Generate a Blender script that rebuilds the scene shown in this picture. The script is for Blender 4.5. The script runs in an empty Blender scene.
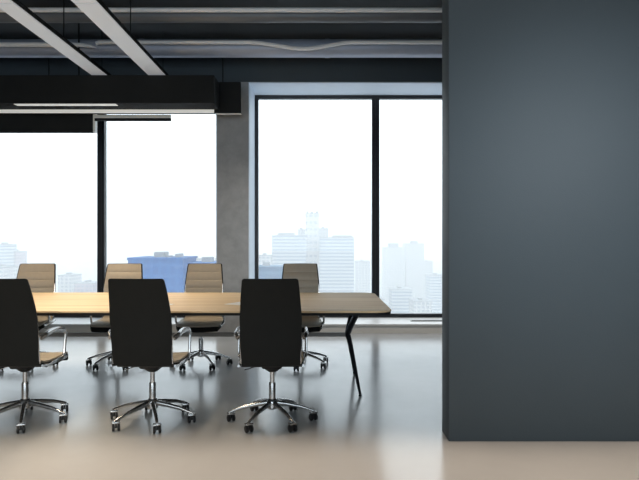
import bpy, bmesh, math, random
from mathutils import Vector, Matrix
PI = math.pi
R = math.radians
scene = bpy.context.scene
COL = scene.collection
random.seed(7)

# ------------------------------------------------------------------ materials
def new_mat(name):
    m = bpy.data.materials.new(name); m.use_nodes = True
    nt = m.node_tree
    b = nt.nodes['Principled BSDF']
    return m, nt, b

def pm(name, col, rough=.5, metal=0., spec=.5, noise=0., nscale=8., bump=0., bscale=60., emit=None, estr=0., coat=0.):
    m, nt, b = new_mat(name)
    b.inputs['Base Color'].default_value = (*col, 1)
    b.inputs['Roughness'].default_value = rough
    b.inputs['Metallic'].default_value = metal
    b.inputs['Specular IOR Level'].default_value = spec
    b.inputs['Coat Weight'].default_value = coat
    tc = nt.nodes.new('ShaderNodeTexCoord')
    if noise > 0:
        n = nt.nodes.new('ShaderNodeTexNoise'); n.inputs['Scale'].default_value = nscale; n.inputs['Detail'].default_value = 6
        nt.links.new(tc.outputs['Object'], n.inputs['Vector'])
        mx = nt.nodes.new('ShaderNodeMix'); mx.data_type = 'RGBA'
        mx.inputs[6].default_value = (*[c*(1-noise) for c in col], 1)
        mx.inputs[7].default_value = (*[min(1, c*(1+noise)) for c in col], 1)
        nt.links.new(n.outputs['Fac'], mx.inputs[0]); nt.links.new(mx.outputs[2], b.inputs['Base Color'])
    if bump > 0:
        n2 = nt.nodes.new('ShaderNodeTexNoise'); n2.inputs['Scale'].default_value = bscale
        nt.links.new(tc.outputs['Object'], n2.inputs['Vector'])
        bp = nt.nodes.new('ShaderNodeBump'); bp.inputs['Strength'].default_value = bump; bp.inputs['Distance'].default_value = .002
        nt.links.new(n2.outputs['Fac'], bp.inputs['Height']); nt.links.new(bp.outputs['Normal'], b.inputs['Normal'])
    if emit:
        b.inputs['Emission Color'].default_value = (*emit, 1); b.inputs['Emission Strength'].default_value = estr
    return m

def floor_mat():
    m, nt, b = new_mat('polished_screed')
    tc = nt.nodes.new('ShaderNodeTexCoord')
    n = nt.nodes.new('ShaderNodeTexNoise'); n.inputs['Scale'].default_value = .9; n.inputs['Detail'].default_value = 8; n.inputs['Roughness'].default_value = .6
    nt.links.new(tc.outputs['Object'], n.inputs['Vector'])
    cr = nt.nodes.new('ShaderNodeValToRGB')
    cr.color_ramp.elements[0].position = .3; cr.color_ramp.elements[0].color = (.32, .325, .33, 1)
    cr.color_ramp.elements[1].position = .7; cr.color_ramp.elements[1].color = (.38, .385, .39, 1)
    nt.links.new(n.outputs['Fac'], cr.inputs['Fac']); nt.links.new(cr.outputs['Color'], b.inputs['Base Color'])
    n2 = nt.nodes.new('ShaderNodeTexNoise'); n2.inputs['Scale'].default_value = 2.2; n2.inputs['Detail'].default_value = 5
    nt.links.new(tc.outputs['Object'], n2.inputs['Vector'])
    mr = nt.nodes.new('ShaderNodeMapRange'); mr.inputs['To Min'].default_value = .15; mr.inputs['To Max'].default_value = .25
    nt.links.new(n2.outputs['Fac'], mr.inputs['Value']); nt.links.new(mr.outputs['Result'], b.inputs['Roughness'])
    b.inputs['Specular IOR Level'].default_value = 1.
    return m

def concrete_mat():
    m, nt, b = new_mat('fair_faced_concrete')
    tc = nt.nodes.new('ShaderNodeTexCoord')
    n = nt.nodes.new('ShaderNodeTexNoise'); n.inputs['Scale'].default_value = 5; n.inputs['Detail'].default_value = 10; n.inputs['Roughness'].default_value = .7
    nt.links.new(tc.outputs['Object'], n.inputs['Vector'])
    cr = nt.nodes.new('ShaderNodeValToRGB')
    cr.color_ramp.elements[0].position = .3; cr.color_ramp.elements[0].color = (.33, .335, .34, 1)
    cr.color_ramp.elements[1].position = .75; cr.color_ramp.elements[1].color = (.48, .485, .49, 1)
    nt.links.new(n.outputs['Fac'], cr.inputs['Fac']); nt.links.new(cr.outputs['Color'], b.inputs['Base Color'])
    bp = nt.nodes.new('ShaderNodeBump'); bp.inputs['Strength'].default_value = .3; bp.inputs['Distance'].default_value = .01
    nt.links.new(n.outputs['Fac'], bp.inputs['Height']); nt.links.new(bp.outputs['Normal'], b.inputs['Normal'])
    b.inputs['Roughness'].default_value = .8
    return m

def wood_mat():
    m, nt, b = new_mat('oak_veneer')
    tc = nt.nodes.new('ShaderNodeTexCoord')
    mp = nt.nodes.new('ShaderNodeMapping'); mp.inputs['Scale'].default_value = (.5, 9, 9)
    nt.links.new(tc.outputs['Object'], mp.inputs['Vector'])
    n = nt.nodes.new('ShaderNodeTexNoise'); n.inputs['Scale'].default_value = 1.6; n.inputs['Detail'].default_value = 9; n.inputs['Roughness'].default_value = .6
    n.inputs['Distortion'].default_value = .4
    nt.links.new(mp.outputs['Vector'], n.inputs['Vector'])
    cr = nt.nodes.new('ShaderNodeValToRGB')
    cr.color_ramp.elements[0].position = .32; cr.color_ramp.elements[0].color = (.66, .46, .26, 1)
    cr.color_ramp.elements[1].position = .68; cr.color_ramp.elements[1].color = (.86, .66, .42, 1)
    nt.links.new(n.outputs['Fac'], cr.inputs['Fac']); nt.links.new(cr.outputs['Color'], b.inputs['Base Color'])
    b.inputs['Roughness'].default_value = .5
    b.inputs['Specular IOR Level'].default_value = .06
    return m

def glass_mat():
    m = bpy.data.materials.new('window_glass'); m.use_nodes = True
    nt = m.node_tree; nt.nodes.clear()
    out = nt.nodes.new('ShaderNodeOutputMaterial'); mx = nt.nodes.new('ShaderNodeMixShader')
    tr = nt.nodes.new('ShaderNodeBsdfTransparent'); tr.inputs['Color'].default_value = (.97, .985, .98, 1)
    gl = nt.nodes.new('ShaderNodeBsdfGlossy'); gl.inputs['Roughness'].default_value = .01
    mx.inputs[0].default_value = .015
    nt.links.new(tr.outputs[0], mx.inputs[1]); nt.links.new(gl.outputs[0], mx.inputs[2]); nt.links.new(mx.outputs[0], out.inputs['Surface'])
    return m

def facade_mat(name, wall, glass, fh=3.4, duty=.5, bay=0., rough=.6):
    """floor bands (and optional bays) of glazing between bands of wall, in metres of the object"""
    m, nt, b = new_mat(name)
    tc = nt.nodes.new('ShaderNodeTexCoord'); sp = nt.nodes.new('ShaderNodeSeparateXYZ')
    nt.links.new(tc.outputs['Object'], sp.inputs[0])
    def band(sock, period, d):
        md = nt.nodes.new('ShaderNodeMath'); md.operation = 'FLOORED_MODULO'; md.inputs[1].default_value = period
        nt.links.new(sock, md.inputs[0])
        lt = nt.nodes.new('ShaderNodeMath'); lt.operation = 'LESS_THAN'; lt.inputs[1].default_value = period*d
        nt.links.new(md.outputs[0], lt.inputs[0]); return lt.outputs[0]
    f = band(sp.outputs['Z'], fh, duty)
    if bay > 0:
        ad = nt.nodes.new('ShaderNodeMath'); ad.operation = 'ADD'
        nt.links.new(sp.outputs['X'], ad.inputs[0]); nt.links.new(sp.outputs['Y'], ad.inputs[1])
        g = band(ad.outputs[0], bay, .62)
        ml = nt.nodes.new('ShaderNodeMath'); ml.operation = 'MULTIPLY'
        nt.links.new(f, ml.inputs[0]); nt.links.new(g, ml.inputs[1]); f = ml.outputs[0]
    mx = nt.nodes.new('ShaderNodeMix'); mx.data_type = 'RGBA'
    mx.inputs[6].default_value = (*wall, 1); mx.inputs[7].default_value = (*glass, 1)
    nt.links.new(f, mx.inputs[0]); nt.links.new(mx.outputs[2], b.inputs['Base Color'])
    b.inputs['Roughness'].default_value = rough
    return m

def haze_mat(dens):
    m = bpy.data.materials.new('city_haze'); m.use_nodes = True
    nt = m.node_tree; nt.nodes.clear()
    out = nt.nodes.new('ShaderNodeOutputMaterial'); v = nt.nodes.new('ShaderNodeVolumeScatter')
    v.inputs['Color'].default_value = (.585, .57, .565, 1); v.inputs['Density'].default_value = dens
    nt.links.new(v.outputs[0], out.inputs['Volume'])
    m.cycles.homogeneous_volume = True
    return m

M = dict(
    floor=floor_mat(), concrete=concrete_mat(), wood=wood_mat(), glass=glass_mat(),
    ceiling=pm('charcoal_ceiling', (.046, .052, .057), .7, noise=.1, nscale=3, bump=.2),
    darkwall=pm('dark_wall_paint', (.050, .066, .078), .6, noise=.06, nscale=4, bump=.2),
    partition=pm('slate_wall_paint', (.054, .072, .084), .55, noise=.04, nscale=3, bump=.25, bscale=150),
    sidewall=pm('warm_grey_paint', (.16, .155, .15), .7, noise=.05, nscale=4),
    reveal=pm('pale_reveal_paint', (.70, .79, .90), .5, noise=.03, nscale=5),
    ledge=pm('sill_stone', (.66, .66, .66), .35, noise=.05, nscale=10),
    base=pm('grey_base_panel', (.70, .69, .66), .55, noise=.05, nscale=6),
    frame=pm('black_window_frame', (.012, .014, .018), .35, noise=.1, nscale=10),
    black=pm('matt_black_metal', (.016, .0175, .018), .75, spec=.2, noise=.15, nscale=6),
    trimw=pm('brushed_trim', (.80, .79, .74), .45, noise=.05, nscale=12),  # pale track edge, also painted light on bulkhead and cassette edges
    led=pm('led_strip', (.8, .8, .76), .5, emit=(1., .98, .9), estr=.36),
    lamp=pm('lamp_diffuser', (.60, .63, .66), .5, noise=.03, nscale=3, emit=(.93, .96, 1.), estr=.20),
    duct=pm('dark_spiral_duct', (.42, .46, .56), .45, metal=.2, noise=.1, nscale=4),
    duct_dark=pm('dark_slim_duct', (.15, .16, .175), .42, metal=.2, noise=.1, nscale=4),
    conduit=pm('galvanised_conduit', (.92, .92, .93), .4, metal=0., noise=.05, nscale=6),
    leather=pm('tan_leather', (.40, .34, .265), .5, noise=.08, nscale=25, bump=.3, bscale=220),
    backing=pm('charcoal_leather', (.0115, .0122, .0115), .6, spec=.15, noise=.12, nscale=20, bump=.3, bscale=200),
    chrome=pm('polished_aluminium', (.58, .575, .57), .27, metal=1., noise=.04, nscale=10),
    plastic=pm('black_plastic', (.012, .012, .013), .4, noise=.1, nscale=20),
    legm=pm('dark_steel', (.035, .037, .042), .3, metal=.6, noise=.1, nscale=10),
    rail=pm('grey_steel_rail', (.16, .155, .145), .45, metal=.3, noise=.06, nscale=8),
    paper=pm('white_paper', (.80, .79, .77), .6, noise=.02, nscale=20),
)

# ------------------------------------------------------------------ mesh helpers
def add_box(bm, x0, x1, y0, y1, z0, z1):
    vs = [bm.verts.new(p) for p in ((x0,y0,z0),(x1,y0,z0),(x1,y1,z0),(x0,y1,z0),(x0,y0,z1),(x1,y0,z1),(x1,y1,z1),(x0,y1,z1))]
    for f in ((3,2,1,0),(4,5,6,7),(0,1,5,4),(1,2,6,5),(2,3,7,6),(3,0,4,7)):
        bm.faces.new([vs[i] for i in f])

def bevel(bm, w, seg=2, angle=30):
    bm.normal_update()
    es = [e for e in bm.edges if len(e.link_faces) == 2 and e.calc_face_angle(0) > R(angle)]
    if es: bmesh.ops.bevel(bm, geom=es, offset=w, segments=seg, affect='EDGES', profile=.5)

def obj(name, bm, mat, parent=None, smooth=False, loc=None):
    bmesh.ops.recalc_face_normals(bm, faces=bm.faces[:])
    me = bpy.data.meshes.new(name); bm.to_mesh(me); bm.free()
    mats = mat if isinstance(mat, (list, tuple)) else [mat]
    for k in mats: me.materials.append(k)
    if smooth:
        for p in me.polygons: p.use_smooth = True
        try: me.set_sharp_from_angle(angle=R(38))
        except Exception: pass
    o = bpy.data.objects.new(name, me); COL.objects.link(o)
    if parent: o.parent = parent
    if loc: o.location = loc
    return o

def box(name, mat, dims, parent=None, bev=0):
    """box about its own origin at the centre of its base"""
    x0, x1, y0, y1, z0, z1 = dims
    cx, cy = (x0+x1)/2, (y0+y1)/2
    bm = bmesh.new()
    if parent: add_box(bm, *dims)
    else: add_box(bm, x0-cx, x1-cx, y0-cy, y1-cy, 0, z1-z0)
    if bev: bevel(bm, bev)
    return obj(name, bm, mat, parent, loc=None if parent else (cx, cy, z0), smooth=bool(bev))

def add_tube(bm, pts, r, seg=12, rz=None, caps=True, closed=False):
    """sweep an (elliptic) section along points; r = radius or list; rz = second radius"""
    pts = [Vector(p) for p in pts]; n = len(pts)
    rs = r if isinstance(r, (list, tuple)) else [r]*n
    r2 = rs if rz is None else (rz if isinstance(rz, (list, tuple)) else [rz]*n)
    rings = []; up = None
    for i, p in enumerate(pts):
        if closed: t = (pts[(i+1) % n]-pts[i-1]).normalized()
        else: t = (pts[min(i+1, n-1)]-pts[max(i-1, 0)]).normalized()
        if up is None:
            up = Vector((0, 0, 1)) if abs(t.z) < .9 else Vector((1, 0, 0))
        s = t.cross(up).normalized(); up = s.cross(t).normalized()
        rings.append([bm.verts.new(p + s*math.cos(2*PI*k/seg)*rs[i] + up*math.sin(2*PI*k/seg)*r2[i]) for k in range(seg)])
    for i in range(n if closed else n-1):
        a, b = rings[i], rings[(i+1) % n]
        for k in range(seg): bm.faces.new((a[k], a[(k+1) % seg], b[(k+1) % seg], b[k]))
    if caps and not closed:
        bm.faces.new(rings[0][::-1]); bm.faces.new(rings[-1])

def add_lathe(bm, prof, seg=20, c=(0, 0, 0), axis='Z'):
    rings = []
    for r, z in prof:
        ring = []
        for k in range(seg):
            a = 2*PI*k/seg; u, v = r*math.cos(a), r*math.sin(a)
            p = (u, v, z) if axis == 'Z' else (z, u, v)
            ring.append(bm.verts.new((c[0]+p[0], c[1]+p[1], c[2]+p[2])))
        rings.append(ring)
    for a, b in zip(rings, rings[1:]):
        for k in range(seg): bm.faces.new((a[k], a[(k+1) % seg], b[(k+1) % seg], b[k]))
    bm.faces.new(rings[0][::-1]); bm.faces.new(rings[-1])

def smooth_path(ctrl, n=6):
    P = [Vector(c) for c in ctrl]; P = [2*P[0]-P[1]] + P + [2*P[-1]-P[-2]]; out = []
    for i in range(1, len(P)-2):
        for k in range(n):
            t = k/n; a, b, c, d = P[i-1], P[i], P[i+1], P[i+2]
            out.append(.5*((2*b)+(c-a)*t+(2*a-5*b+4*c-d)*t*t+(3*b-a-3*c+d)*t**3))
    out.append(P[-2]); return out

def tag(o, label=None, cat=None, group=None, kind=None):
    if label: o['label'] = label
    if cat: o['category'] = cat
    if group: o['group'] = group
    if kind: o['kind'] = kind
    return o

def empty(name, loc, rz=0):
    o = bpy.data.objects.new(name, None); COL.objects.link(o); o.empty_display_size = .1
    o.location = loc; o.rotation_euler = (0, 0, rz); return o

def kids(o): return [c for c in bpy.data.objects if c.parent == o]
def copy_tree(o, parent=None):
    c = o.copy(); COL.objects.link(c)
    if parent: c.parent = parent
    for ch in kids(o): copy_tree(ch, c)
    return c

# ------------------------------------------------------------------ the room
D0, D1 = 8.15, 8.84            # inner face of the window wall, plane of the windows
XL, XR, YB, H = -7.2, 6.4, -3.5, 4.0
HEAD, LEDGE = 3.41, .122
W1 = (-5.05, -1.393); W2 = (-.965, 2.70)
WT = 9.0

def S(name, mat, dims, label=None, cat=None, parent=None, bev=0):
    o = box(name, mat, dims, parent, bev)
    if not parent: tag(o, label, cat, kind='structure')
    return o

S('floor', M['floor'], (XL, XR, YB, WT, -.1, 0), 'polished grey screed floor reflecting the windows', 'floor')
S('ceiling', M['ceiling'], (XL, XR, YB, WT, H, H+.1), 'charcoal ceiling above ducts and conduits', 'ceiling')
S('wall_left', M['sidewall'], (XL-.15, XL, YB, WT, 0, H), 'warm grey wall on the left end of the room', 'wall')
S('wall_right', M['sidewall'], (XR, XR+.15, YB, WT, 0, H), 'warm grey wall on the right end of the room', 'wall')
S('wall_rear', M['sidewall'], (XL, XR, YB-.15, YB, 0, H), 'warm grey wall behind the viewer', 'wall')
# window wall: dark field over the windows and beyond their outer ends
bm = bmesh.new()
add_box(bm, XL, XR, D0, WT, HEAD, H)
add_box(bm, XL, W1[0], D0, WT, 0, HEAD)
add_box(bm, W2[1], XR, D0, WT, 0, HEAD)
tag(obj('wall_front', bm, M['darkwall']), 'dark wall over and beside the two tall windows', 'wall', kind='structure')
S('column', M['concrete'], (W1[1], W2[0], D0, WT, 0, HEAD), 'bare concrete column between the two windows', 'column')
# pale reveal linings of the window openings
k = 0
for (a, b) in (W1, W2):
    bm = bmesh.new(); t = .012
    add_box(bm, a, a+t, D0+.004, D1, LEDGE, HEAD-t)
    add_box(bm, b-t, b, D0+.004, D1, LEDGE, HEAD-t)
    add_box(bm, a, b, D0+.004, D1, HEAD-t, HEAD)
    k += 1
    tag(obj('trim_%d' % k, bm, M['reveal']), ('pale window reveal lining left of the column' if k == 1 else 'pale window reveal lining right of the column'), 'window reveal', kind='structure')
# low base under each window with its sill
for (a, b) in (W1, W2):
    k += 1
    side = 'left' if a < -2 else 'right'
    S('trim_%d' % k, M['base'], (a, b, D0, WT, 0, LEDGE-.02), 'low grey base panel under the %s window' % side, 'window base')
    k += 1
    S('trim_%d' % k, M['ledge'], (a+.001, b-.001, D0-.012, D1+.05, LEDGE-.02, LEDGE), 'white window sill of the %s window' % side, 'window sill')
# narrow air grille let into the right sill
g = empty('sill_grille', (1.75, 8.45, LEDGE))
tag(g, 'slim dark air grille in the white sill of the right window', 'air grille')
bm = bmesh.new()
add_box(bm, -.47, .9, -.035, .035, .0, .004)
obj('grille_frame', bm, M['rail'], g)
bm = bmesh.new()
for i in range(3): add_box(bm, -.45, .88, -.026+i*.02, -.014+i*.02, .004, .009)
obj('grille_slats', bm, M['black'], g)

# windows
for n, (a, b, lab) in enumerate(((W1[0], W1[1], 'tall black-framed window left of the concrete column'),
                                 (W2[0], W2[1], 'tall black-framed window right of the concrete column'))):
    w = empty('window_%d' % (n+1), ((a+b)/2, D1+.03, LEDGE)); tag(w, lab, 'window', kind='structure')
    hw = (b-a)/2; hh = HEAD-LEDGE; ft = .062
    mc = (-3.22 if n == 0 else .828)-(a+b)/2
    bm = bmesh.new()
    add_box(bm, -hw, -hw+ft, -.03, .05, 0, hh); add_box(bm, hw-ft, hw, -.03, .05, 0, hh)
    add_box(bm, -hw+ft, hw-ft, -.03, .05, 0, .055); add_box(bm, -hw+ft, hw-ft, -.03, .05, hh-ft, hh)
    obj('window_frame', bm, M['frame'], w)
    bm = bmesh.new(); add_box(bm, mc-.054, mc+.054, -.034, .054, .055, hh-ft)
    add_box(bm, mc-.008, mc+.008, -.044, -.034, .055, hh-ft)
    obj('mullion', bm, M['frame'], w)
    for (p, q) in ((-hw+ft, mc-.054), (mc+.054, hw-ft)):
        bm = bmesh.new(); add_box(bm, p, q, .006, .018, .055, hh-ft)
        obj('pane', bm, M['glass'], w)

# slate partition on the right, nearest to the viewer
S('wall_partition', M['partition'], (.805, XR, 3.74, 3.945, 0, H), 'slate grey partition wall filling the right of the view', 'wall', bev=.006)

# ------------------------------------------------------------------ ceiling services
def pipe(name, mat, pts, r, label, cat, group=None, seg=24, coll=None):
    bm = bmesh.new(); o0 = Vector(pts[0])
    add_tube(bm, [Vector(p)-o0 for p in pts], r, seg)
    if coll:                     # joint collars along the pipe
        for x in coll: add_tube(bm, [(x-.03-o0.x, 0, 0), (x+.03-o0.x, 0, 0)], r*1.04, seg)
    return tag(obj(name, bm, mat, smooth=True, loc=o0), label, cat, group)

pipe('ventilation_duct', M['duct_dark'], [(XL+.02, 6.8, 3.80), (XR-.02, 6.8, 3.80)], .075, 'slim dark round duct under the ceiling, nearer to the viewer', 'duct', coll=[-5, -2.9, -.6, 1.6, 3.9])
pipe('ventilation_duct', M['duct'], [(XL+.02, 7.62, 3.695), (XR-.02, 7.62, 3.695)], .112, 'thick grey round duct under the ceiling, close to the window wall', 'duct', coll=[-4.6, -2.25, .1, 2.4, 4.8])
pipe('conduit', M['conduit'], [(XL+.02, 6.68, 3.822), (XR-.02, 6.68, 3.822)], .026, 'straight bright metal conduit along the slim duct at the top', 'conduit', seg=12)
s = 600/7.44
def cp(px, py): return ((px-319.5)/s, 7.44, 1.25+(241-py)/s)
pts = [cp(96, 43.5), cp(99, 42.3)] + [cp(250, 42.3), cp(262, 43.2), cp(292, 48), cp(300, 48.6), cp(308, 48.6), cp(316, 47.6), cp(344, 42.8), cp(352, 42.3)] + [(XR-.02, 7.44, cp(0, 42.3)[2])]
pipe('conduit', M['conduit'], pts, .025, 'bright metal conduit with a shallow dip over the right window', 'conduit', seg=12)
pts = [(XL+.02, 7.42, cp(0, 45.6)[2]), cp(70, 45.6), cp(84, 46), cp(92, 47.2), cp(97.5, 49)]
pts = [Vector((p[0], 7.40, p[2])) for p in pts]
bm = bmesh.new(); o0 = pts[0]
add_tube(bm, [p-o0 for p in pts], [.028, .028, .025, .018, .006], 12)
tag(obj('conduit', bm, M['conduit'], smooth=True, loc=o0), 'bright metal conduit ending in a bent tip behind the left ceiling light', 'conduit')

def linear_light(x0, x1, label):
    e = empty('linear_ceiling_light', ((x0+x1)/2, 0, 3.30)); tag(e, label, 'ceiling light', 'linear ceiling lights running towards the windows')
    hw = (x1-x0)/2
    bm = bmesh.new(); add_box(bm, -hw, hw, 1.2, 7.60, .012, .06); bevel(bm, .004, 1); obj('housing', bm, M['black'], e)
    for (a, b) in ((1.2, 5.17), (5.185, 7.60)):
        bm = bmesh.new(); add_box(bm, -hw+.003, hw-.003, a, b, 0, .012); obj('diffuser', bm, M['lamp'], e)
    for y in (2.2, 4.6, 6.4):
        bm = bmesh.new(); add_tube(bm, [(0, y, .06), (0, y, .70)], .006, 8); obj('suspension_rod', bm, M['black'], e)
linear_light(-2.82, -2.635, 'narrow pale linear ceiling light, the left of two')
linear_light(-2.12, -1.91, 'wider pale linear ceiling light, the right of two')

# black suspended boxes in front of the left window
e = empty('ceiling_bulkhead', (-4.2, 7.48, 2.93)); tag(e, 'long black suspended bulkhead box across the left window top', 'bulkhead')
bm = bmesh.new(); add_box(bm, -2.95, 2.917, -.18, .19, 0, .34); bevel(bm, .006, 1); obj('bulkhead_casing', bm, M['black'], e)
bm = bmesh.new(); add_box(bm, -2.95, 2.85, .19, .205, -.042, .004); obj('light_strip', bm, M['led'], e)
s1 = 600/7.40
bm = bmesh.new(); add_box(bm, (16-319.5)/s1+4.2, (117-319.5)/s1+4.2, -.135, -.045, -.006, 0)
obj('light_slot', bm, M['led'], e)
for x in (-1.9, 1.2):
    bm = bmesh.new(); add_tube(bm, [(x, 0, .34), (x, 0, 1.07)], .01, 8); obj('hanger', bm, M['black'], e)
e = empty('ceiling_bulkhead', (-1.6, 7.76, 2.89)); tag(e, 'short black bulkhead panel in front of the concrete column top', 'bulkhead')
bm = bmesh.new(); add_box(bm, -2.3, .586, -.03, .03, .006, .41); bevel(bm, .004, 1); obj('bulkhead_casing', bm, M['black'], e)
bm = bmesh.new(); add_box(bm, .25, .586, -.03, .034, 0, .006); obj('trim_strip', bm, M['trimw'], e)  # pale colour stands in for window light on the underside edge
for x in (-1.9, .35):
    bm = bmesh.new(); add_tube(bm, [(x, 0, .41), (x, 0, .72)], .008, 8); obj('hanger', bm, M['black'], e)
# lowered black blind box and the slim track beside it
e = empty('blind_cassette', (-4.9, 7.92, 2.68)); tag(e, 'black blind cassette hanging across the top of the left pane', 'blind cassette')
bm = bmesh.new(); add_box(bm, -2.2, 1.925, -.04, .04, 0, .30); bevel(bm, .004, 1); obj('cassette_box', bm, M['black'], e)
bm = bmesh.new(); add_box(bm, 1.925, 1.95, -.04, .04, 0, .30); obj('end_cap', bm, M['trimw'], e)  # right side coloured pale as if light falls on it
e = empty('track_light', (-2.45, 7.86, 2.822)); tag(e, 'short slim black track with a pale upper edge beside the blind cassette', 'track light')
bm = bmesh.new(); add_box(bm, -.49, .503, -.02, .02, 0, .034); obj('track_body', bm, M['black'], e)
bm = bmesh.new(); add_box(bm, -.49, .503, -.022, .02, .034, .078); obj('track_edge', bm, M['trimw'], e)
for x in (-.4, .4):
    bm = bmesh.new(); add_tube(bm, [(x, 0, .078), (x, 0, 1.177)], .004, 8); obj('hanger', bm, M['black'], e)

# ------------------------------------------------------------------ conference table
TF, TR, TX0, TX1, TZ = 4.45, 6.06, -5.3, .548, .73
tb = empty('conference_table', (-2.36, 5.255, 0)); tag(tb, 'long conference table with oak top and dark angled steel legs', 'table')
def rounded(x0, x1, y0, y1, r, n=8):
    out = []
    for cx, cy, a in ((x1-r, y1-r, 0), (x0+r, y1-r, 90), (x0+r, y0+r, 180), (x1-r, y0+r, 270)):
        for i in range(n+1): t = R(a+90*i/n); out.append((cx+r*math.cos(t), cy+r*math.sin(t)))
    return out
def prism(bm, outline, z0, z1):
    a = [bm.verts.new((x, y, z0)) for x, y in outline]; b = [bm.verts.new((x, y, z1)) for x, y in outline]
    n = len(a)
    for i in range(n): bm.faces.new((a[i], a[(i+1) % n], b[(i+1) % n], b[i]))
    bm.faces.new(a[::-1]); bm.faces.new(b)
ox, oy = 2.36, -5.255
bm = bmesh.new(); prism(bm, rounded(TX0+ox, TX1+ox, TF+oy, TR+oy, .14), TZ-.014, TZ); bevel(bm, .003, 2, 60)
obj('tabletop', bm, M['wood'], tb)
bm = bmesh.new()
prism(bm, rounded(TX0+ox+.004, TX1+ox-.004, TF+oy+.004, TR+oy-.004, .137), TZ-.034, TZ-.0142)
obj('edge_band', bm, M['black'], tb)
for (kx, sx) in (((.245), 1), (-4.95, -1)):
    lx = kx+ox
    for sy in (-1, 1):
        bm = bmesh.new()
        add_tube(bm, smooth_path([(lx, 0, .435), (lx+sx*.035, sy*.13, .55), (lx+sx*.085, sy*.33, .697)], 4), [.027]*4+[.026]*4+[.024], 10, rz=[.022]*9)
        add_tube(bm, [(lx, 0, .445), (lx+sx*.025, sy*.10, .34), (lx+sx*.083, sy*.415, .012)], [.025, .021, .011], 10, rz=[.022, .018, .010])
        l = obj('leg', bm, M['legm'], tb, smooth=True)
        bm = bmesh.new(); add_lathe(bm, [(.013, 0), (.014, .006), (.011, .014)], 14, (lx+sx*.083, sy*.415, 0)); obj('foot_pad', bm, M['plastic'], l, smooth=True)
        bm = bmesh.new(); add_box(bm, lx+sx*.085-.05, lx+sx*.085+.05, sy*.33-.04, sy*.33+.04, .690, .696); obj('mounting_plate', bm, M['legm'], l)
bm = bmesh.new(); add_box(bm, -4.95+ox, (.245)+ox, -.018, .018, .415, .448); bevel(bm, .004)
obj('stretcher', bm, M['rail'], tb)
bm = bmesh.new(); add_box(bm, -4.7+ox, .05+ox, -.03, .03, .655, .696); obj('top_rail', bm, M['legm'], tb)

# sheets of paper lying on the table
def sheet(x, y, rz, label):
    bm = bmesh.new(); add_box(bm, -.105, .105, -.1485, .1485, 0, .002)
    o = obj('paper_sheet', bm, M['paper'], loc=(x, y, TZ)); o.rotation_euler.z = rz
    tag(o, label, 'paper', 'paper sheets on the table')
sheet(-.60, 4.95, R(62), 'white paper sheet on the table, half hidden behind the right front chair')
sheet(-1.36, 4.88, R(78), 'white paper sheet on the table, hidden behind the middle front chair')

# ------------------------------------------------------------------ office chair
def lerp_tab(tab, z):
    for (z0, v0), (z1, v1) in zip(tab, tab[1:]):
        if z <= z1:
            t = (z-z0)/(z1-z0); t = max(0, min(1, t)); return v0+(v1-v0)*t
    return tab[-1][1]
WID = [(.40, .186), (.44, .190), (.6, .197), (.75, .199), (.88, .189), (.96, .181), (1.0, .176), (1.01, .174)]
YB_ = [(.40, -.215), (.43, -.225), (.5, -.238), (.6, -.250), (.7, -.262), (.8, -.283), (.9, -.315), (1.01, -.360)]

def sheet_panel(bm, zs, off_front, off_back, curve=.02, nx=10, grow=0., groove=()):
    """curved slab following the chair back; rows in zs, depth offset front/back, side corners rounded at the top"""
    F, B = [], []
    top = zs[-1]
    for z in zs:
        w = lerp_tab(WID, z)+grow
        dz = top-z
        if dz < .014: w -= .014-math.sqrt(max(0, .014**2-(.014-dz)**2))
        y = lerp_tab(YB_, z)
        g = 0
        for gz in groove:
            d = abs(z-gz)
            if d < .006: g = -.0035*(1-d/.006)
        fr, bk = [], []
        for i in range(nx+1):
            u = -1+2*i/nx
            yy = y+curve*u*u
            fr.append(bm.verts.new((u*w, yy+off_front+g*(1 if abs(u) < .99 else 0), z)))
            bk.append(bm.verts.new((u*w, yy+off_back, z)))
        F.append(fr); B.append(bk)
    for G in (F, B):
        for a, b in zip(G, G[1:]):
            for i in range(nx): bm.faces.new((a[i], a[i+1], b[i+1], b[i]))
    for a, b, c, d in zip(F, F[1:], B, B[1:]):
        for i in (0, nx): bm.faces.new((a[i], b[i], d[i], c[i]))
    for i in range(nx):
        bm.faces.new((F[0][i], F[0][i+1], B[0][i+1], B[0][i])); bm.faces.new((F[-1][i], F[-1][i+1], B[-1][i+1], B[-1][i]))

def caster_bm(x, y):
    bm = bmesh.new()
    for sx in (-.017, .017):
        add_lathe(bm, [(.010, -.009), (.021, -.008), (.0245, -.005), (.0245, .005), (.021, .008), (.010, .009)], 20, (x+sx, y, .0245), 'X')
    add_tube(bm, [(x-.02, y, .0245), (x+.02, y, .0245)], .006, 8)
    add_box(bm, x-.006, x+.006, y-.008, y+.012, .024, .062)
    return bm

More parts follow.
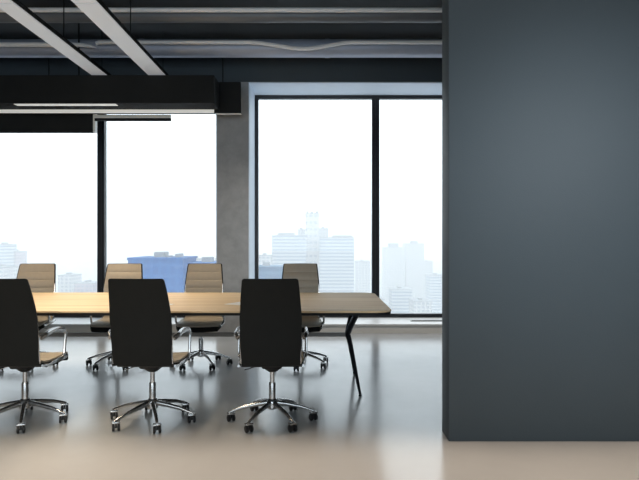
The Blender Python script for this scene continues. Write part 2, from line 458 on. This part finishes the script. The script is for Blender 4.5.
def make_chair():
    root = empty('office_chair', (0, 0, 0))
    gro = [.52, .60, .68, .76, .84, .92]
    zs = sorted(set([.43, .46, .49, .99, .994, .998, 1.002, 1.006, 1.008] + [g+d for g in gro for d in (-.0065, -.003, 0, .003, .0065)] + [g+.04 for g in gro]))
    bm = bmesh.new(); sheet_panel(bm, zs, .016, .004, grow=-.007, groove=gro); obj('backrest', bm, M['leather'], root, smooth=True)
    zb = [.428, .46, .5, .55, .6, .65, .7, .75, .8, .85, .9, .95, .985, .992, .998, 1.003, 1.007, 1.010]
    bm = bmesh.new(); sheet_panel(bm, zb, .0035, -.008, grow=.004); obj('back_shell', bm, M['backing'], root, smooth=True)
    # seat pad: profile along y, waterfall front
    prof = [(-.215, .448), (-.18, .434), (-.12, .426), (-.04, .424), (.04, .426), (.12, .430), (.18, .428), (.225, .418), (.25, .400)]
    def slab(bm, th0, th1, w, gr):
        T, Bt = [], []
        fine = []
        for (a, b) in zip(prof, prof[1:]):
            for t in (0, .3, .45, .5, .55, .8): fine.append((a[0]+(b[0]-a[0])*t, a[1]+(b[1]-a[1])*t, gr and t == .5))
        fine.append((*prof[-1], False))
        if gr: fine = [f for f in fine if f[0] < .236]
        n = 8
        for (y, z, g) in fine:
            ww = w-(.03*max(0, (y-.17)/.08)**2)-(.022*min(1, max(0, (-.10-y)/.08)))
            th = th0*min(1, max(.25, (y+.22)/.20))
            T.append([bm.verts.new((ww*(-1+2*i/n), y, z+th1+(.006*(abs(-1+2*i/n)**2))-(.004 if g else 0))) for i in range(n+1)])
            Bt.append([bm.verts.new((ww*(-1+2*i/n), y, z-th+(.006*(abs(-1+2*i/n)**2)))) for i in range(n+1)])
        for G in (T, Bt):
            for a, b in zip(G, G[1:]):
                for i in range(n): bm.faces.new((a[i], a[i+1], b[i+1], b[i]))
        for a, b, c, d in zip(T, T[1:], Bt, Bt[1:]):
            for i in (0, n): bm.faces.new((a[i], b[i], d[i], c[i]))
        for a, c in ((T[0], Bt[0]), (T[-1], Bt[-1])):
            for i in range(n): bm.faces.new((a[i], a[i+1], c[i+1], c[i]))
    bm = bmesh.new(); slab(bm, .0, .014, .215, True); obj('seat', bm, M['leather'], root, smooth=True)
    bm = bmesh.new(); slab(bm, .034, -.0005, .218, False); obj('seat_shell', bm, M['backing'], root, smooth=True)
    # side frames with arm loops
    for sx in (-1, 1):
        X = sx*.214
        bm = bmesh.new()
        P = [(X-sx*.022, lerp_tab(YB_, z)+.022, z) for z in (.44, .5, .56, .62, .68, .74, .80)]
        add_tube(bm, P, [.0055]*6+[.004], 8, rz=[.011]*6+[.006])
        P = smooth_path([(X, -.205, .425), (X, -.10, .415), (X, .05, .415), (X, .17, .416)], 4)
        add_tube(bm, P, .009, 8, rz=.011)
        obj('side_frame', bm, M['chrome'], root, smooth=True)
        bm = bmesh.new(); Xa = sx*.236
        P = smooth_path([(X, -.232, .615), (Xa, -.19, .634), (Xa, -.10, .644), (Xa, .0, .638), (Xa, .075, .622), (Xa, .105, .600), (Xa, .104, .565), (Xa, .092, .50), (Xa, .080, .452), (Xa-sx*.006, .06, .428), (X, .0, .420), (X, -.08, .416)], 5)
        add_tube(bm, P, .010, 10, rz=.019)
        a = obj('armrest', bm, M['chrome'], root, smooth=True)
    for y, z in ((-.11, .408), (.12, .410)):
        bm = bmesh.new(); add_tube(bm, [(-.205, y, z), (.205, y, z)], .011, 10)
        obj('seat_crossbar', bm, M['plastic'], root, smooth=True)
    # tilt mechanism
    bm = bmesh.new()
    prism(bm, rounded(-.082, .082, -.11, .12, .03, 4), .378, .410)
    for v in bm.verts:
        if v.co.z < .39: v.co.x *= .8; v.co.y *= .85
    bevel(bm, .004, 2, 50)
    add_lathe(bm, [(.030, .345), (.040, .352), (.066, .372), (.072, .379)], 20)
    mech = obj('tilt_mechanism', bm, M['plastic'], root, smooth=True)
    bm = bmesh.new(); add_tube(bm, smooth_path([(-.05, 0, .385), (-.12, -.01, .378), (-.16, -.02, .366), (-.19, -.03, .362)], 3), .0045, 8); obj('lever', bm, M['chrome'], mech, smooth=True)
    bm = bmesh.new(); add_lathe(bm, [(.016, .23), (.016, .352)], 18); add_lathe(bm, [(.0235, .125), (.0235, .262), (.021, .268), (.016, .268)], 18)
    obj('gas_column', bm, M['chrome'], root, smooth=True)
    bm = bmesh.new(); add_lathe(bm, [(.030, .086), (.038, .094), (.040, .13), (.034, .150), (.026, .156)], 20)
    hub = obj('base_hub', bm, M['chrome'], root, smooth=True)
    for i in range(6):
        a = R(60*i); c, s_ = math.cos(a), math.sin(a)
        bm = bmesh.new()
        P = [(r*s_, r*c, z) for r, z in ((.025, .128), (.10, .118), (.20, .098), (.27, .074), (.297, .066))]
        add_tube(bm, P, [.017, .015, .0125, .0105, .007], 10, rz=[.020, .016, .0125, .010, .006])
        leg = obj('base_leg', bm, M['chrome'], root, smooth=True)
        bm = caster_bm(.285*s_, .285*c)
        obj('caster', bm, M['plastic'], leg, smooth=True)
        bm = bmesh.new(); add_box(bm, .285*s_-.026, .285*s_+.026, .285*c-.018, .285*c+.018, .050, .062); bevel(bm, .004, 2); obj('caster_fork', bm, M['chrome'], leg, smooth=True)
    return root

proto = make_chair()
PARTS_OF_BASE = ('base_hub', 'base_leg')
def place(o, x, y, rz, star, label, group):
    o.location = (x, y, 0); o.rotation_euler.z = rz
    for ch in kids(o):
        if ch.name.split('.')[0] in PARTS_OF_BASE: ch.rotation_euler.z = R(star)
    tag(o, label, 'office chair', group)
# star = turn of the castor base relative to the chair
FR, RE = 'charcoal-backed chairs on the near side of the table', 'tan leather chairs on the window side of the table'
specs = [
    (-2.045, 4.17, R(0), 21, 'charcoal-backed office chair nearest the left edge of the photo', FR),
    (-1.16, 4.17, R(-1.8), 23, 'charcoal-backed office chair in the middle of the near row', FR),
    (-.328, 4.17, R(2.2), 30, 'charcoal-backed office chair on the right of the near row', FR),
    (-2.95, 6.05, R(188), 24, 'tan leather office chair across the table, leftmost of the four', RE),
    (-2.035, 6.05, R(186), 27, 'tan leather office chair across the table, just right of the left mullion', RE),
    (-1.195, 6.05, R(184), 29, 'tan leather office chair across the table, in front of the concrete column', RE),
    (-.195, 6.05, R(181.5), -7, 'tan leather office chair across the table, rightmost under the far tower', RE),
]
chairs = [proto]+[copy_tree(proto) for _ in specs[1:]]
for o, sp_ in zip(chairs, specs): place(o, *sp_)

# ------------------------------------------------------------------ the city outside
GZ = -90
F = dict(
    pale=facade_mat('pale_slab_facade', (.50, .52, .54), (.23, .29, .37), 3.4, .45),
    tower=facade_mat('pale_tower_facade', (.58, .57, .57), (.36, .38, .43), 6.8, .35, 4.6),
    bay=facade_mat('bay_window_facade', (.52, .51, .51), (.30, .32, .36), 3.4, .55, 4.0),
    blue=facade_mat('blue_curtain_wall', (.02, .12, .33), (.015, .10, .30), 3.8, .7, 3.0, rough=.7),
    blue2=facade_mat('pale_blue_curtain_wall', (.10, .19, .30), (.07, .15, .26), 3.8, .6, rough=.7),
    brick=facade_mat('rosy_facade', (.42, .35, .38), (.26, .25, .32), 3.4, .5, 3.6),
    roof=pm('roof_gravel', (.32, .33, .35), .9, noise=.1, nscale=.3),
)
S('exterior_ground', pm('city_ground', (.36, .37, .38), .9, noise=.2, nscale=.02), (-1600, 1600, 60, 3000, GZ-1, GZ), 'pale hazy city ground far below the windows', 'ground')

def building(px0, px1, py, d, depth, mat, label, extra=()):
    """front face spans columns px0..px1 and rises to row py when d metres away"""
    s = 600/d; x0, x1 = (px0-319.5)/s, (px1-319.5)/s; z = 1.25+(241-py)/s
    b = empty('office_tower', ((x0+x1)/2, d+depth/2, GZ)); tag(b, label, 'building')
    hw, hd, h = (x1-x0)/2, depth/2, z-GZ
    bm = bmesh.new(); add_box(bm, -hw, hw, -hd, hd, 0, h); obj('facade', bm, F[mat], b)
    bm = bmesh.new(); add_box(bm, -hw-.3, hw+.3, -hd-.3, hd+.3, h, h+.8); obj('parapet', bm, F[mat] if 'blue' in mat else F['roof'], b)
    bm = bmesh.new()
    u = max(2., hw*.25)
    add_box(bm, -u, u*.4, -hd*.4, hd*.3, h+.8, h+2.6)
    for (ex0, ex1, ez) in extra:
        add_box(bm, ex0*hw, ex1*hw, -hd*.6, hd*.2, h+.8, h+ez)
    obj('roof_plant', bm, F['roof'], b)
    return b
building(272, 306, 236, 600, 30, 'pale', 'wide pale slab building left of the tallest tower', [(-.7, .3, 3.2)])
building(305.5, 319, 214, 610, 22, 'tower', 'tallest pale tower between two striped slab buildings', [(-.9, -.6, 3), (.5, .9, 3)])
building(319.5, 354, 238, 596, 30, 'pale', 'pale slab building with striped floors right of the tallest tower', [(-.1, .9, 2.6)])
building(298, 305, 230, 640, 15, 'bay', 'narrow pale block stepping up beside the tallest tower')
building(319, 328, 229, 650, 15, 'bay', 'small pale block just behind the tallest tower')
building(356, 370, 262, 800, 30, 'bay', 'faint low block beside the window mullion')
building(385, 404, 248, 900, 40, 'bay', 'faint hazy tower right of the mullion, the left of a pair', [(-.5, .5, 7)])
building(406, 424, 244, 930, 40, 'bay', 'faint hazy tower right of the mullion, the taller of a pair', [(-.3, .4, 5)])
building(424, 433, 262, 950, 30, 'bay', 'faint lower block behind the hazy tower pair')
building(430, 446, 276, 700, 30, 'pale', 'low pale block beside the partition wall')
building(392, 412, 290, 620, 30, 'pale', 'low pale roof under the hazy tower pair')
building(-6, 4.5, 245, 620, 25, 'pale', 'pale building cut by the left edge of the photo')
building(5, 15.5, 252, 640, 25, 'brick', 'rosy hazy tower near the left edge of the photo')
building(-14, 3, 268, 500, 25, 'bay', 'lower pale block at the left edge of the photo')
building(58, 71, 276, 560, 25, 'bay', 'low pale block right of the leftmost tan chair')
building(74, 93, 284, 520, 25, 'brick', 'low pale block left of the left mullion')
building(128, 183, 260, 205, 22, 'blue', 'blue glass building seen above the middle tan chairs', [(.1, .3, 1.3), (.6, .7, 2)])
building(178, 232, 265, 212, 20, 'blue', 'blue glass building tucked behind the concrete column', [(-.9, -.7, 1.6)])
building(182, 205, 260, 420, 20, 'bay', 'pale block peeping over the middle of the blue building roof')
building(207, 226, 262, 440, 20, 'bay', 'pale block just left of the concrete column, behind the blue roofs')
building(248, 284, 268, 300, 20, 'blue2', 'pale blue glass building in the corner of the right window')
building(258, 271, 256, 560, 20, 'bay', 'faint pale block behind the pale blue building')
building(360, 384, 300, 560, 30, 'bay', 'low pale roofs at the foot of the mullion')
building(414, 432, 302, 540, 30, 'bay', 'low pale roofs above the right sill')

# haze lying over the city
bm = bmesh.new(); add_box(bm, -1500, 1500, -1200, 1200, 0, 145)
hz = obj('city_haze', bm, haze_mat(.0022), loc=(0, 1262, GZ+.05)); tag(hz, 'white haze lying over the distant city', 'haze', kind='stuff')

# ------------------------------------------------------------------ light
w = bpy.data.worlds.new('overcast'); scene.world = w; w.use_nodes = True
bg = w.node_tree.nodes['Background']; bg.inputs['Color'].default_value = (.85, .93, 1., 1); bg.inputs['Strength'].default_value = 1.95

def area(name, loc, target, size, power, col, sy=None):
    l = bpy.data.lights.new(name, 'AREA'); l.energy = power; l.color = col; l.size = size
    if sy: l.shape = 'RECTANGLE'; l.size_y = sy
    o = bpy.data.objects.new(name, l); COL.objects.link(o); o.location = loc
    o.rotation_euler = (Vector(target)-Vector(loc)).to_track_quat('-Z', 'Y').to_euler(); return o
def spot(name, loc, target, power, col, ang, blend, r=.1):
    l = bpy.data.lights.new(name, 'SPOT'); l.energy = power; l.color = col; l.spot_size = R(ang); l.spot_blend = blend; l.shadow_soft_size = r
    o = bpy.data.objects.new(name, l); COL.objects.link(o); o.location = loc
    o.rotation_euler = (Vector(target)-Vector(loc)).to_track_quat('-Z', 'Y').to_euler(); return o
WARM = (1., .80, .60)
# ceiling light panels of the near half of the room, narrow beams down to the floor
p = area('ceiling_panel', (-.6, 2.55, 3.9), (-.6, 2.55, 0), 9.5, 95, (1., .80, .61), 2.4); p.data.spread = R(15); p.rotation_euler = (0, 0, 0)
# wall washer on the partition
spot('wall_washer', (1.75, .2, 2.2), (1.72, 3.74, 1.5), 250, (.85, .93, 1.), 48, 1.)
# fill spots added behind the viewer, turned to the far side of the table
for x, tx, pw in ((-3.6, -3.6, 380), (-1.4, -1.9, 370)):
    spot('track_spotlight', (x, -2.6, 3.1), (tx, 7.2, .35), pw, (1., .88, .74), 27, 1., .25)
# warm output of the two linear ceiling lights over the table
for x, w_, pw in ((-2.7275, .17, 7), (-2.015, .19, 33)):
    l = area('linear_light_output', (x, 4.9, 3.29), (x, 4.9, 0), w_, pw, (1., .85, .64), 4.2); l.data.spread = R(80); l.rotation_euler = (0, 0, 0)
spot('downlight', (.1, 4.9, 3.6), (.1, 5.2, .7), 45, (1., .88, .74), 40, 1., .2)  # added fill, brightens the right half of the tabletop
# added strip light, brightens the low base under the right window
l = area('slot_light', (1.5, 6.9, 3.35), (1.5, 8.1, 0), 5.5, 19, (1., .93, .84), .12); l.data.spread = R(65)
# broad cool fill added before the solid rear wall, standing in for daylight
area('rear_daylight', (-.5, -3.3, 2.2), (-.5, 6, 2.6), 9, 210, (.76, .90, 1.), 2.6)

# ------------------------------------------------------------------ camera
cam = bpy.data.cameras.new('camera'); co = bpy.data.objects.new('camera', cam); COL.objects.link(co)
co.location = (0, 0, 1.25); co.rotation_euler = (PI/2, 0, 0)
cam.sensor_width = 36; cam.lens = 600/639*36; cam.shift_y = 1/639; cam.clip_end = 5000; cam.clip_start = .05
scene.camera = co
v = scene.view_settings
v.view_transform = 'Standard'; v.look = 'None'; v.exposure = 0; v.gamma = 1; v.use_curve_mapping = False
scene.cycles.use_denoising = True
scene.cycles.max_bounces = 10; scene.cycles.diffuse_bounces = 5; scene.cycles.volume_bounces = 3
scene.cycles.sample_clamp_indirect = 8
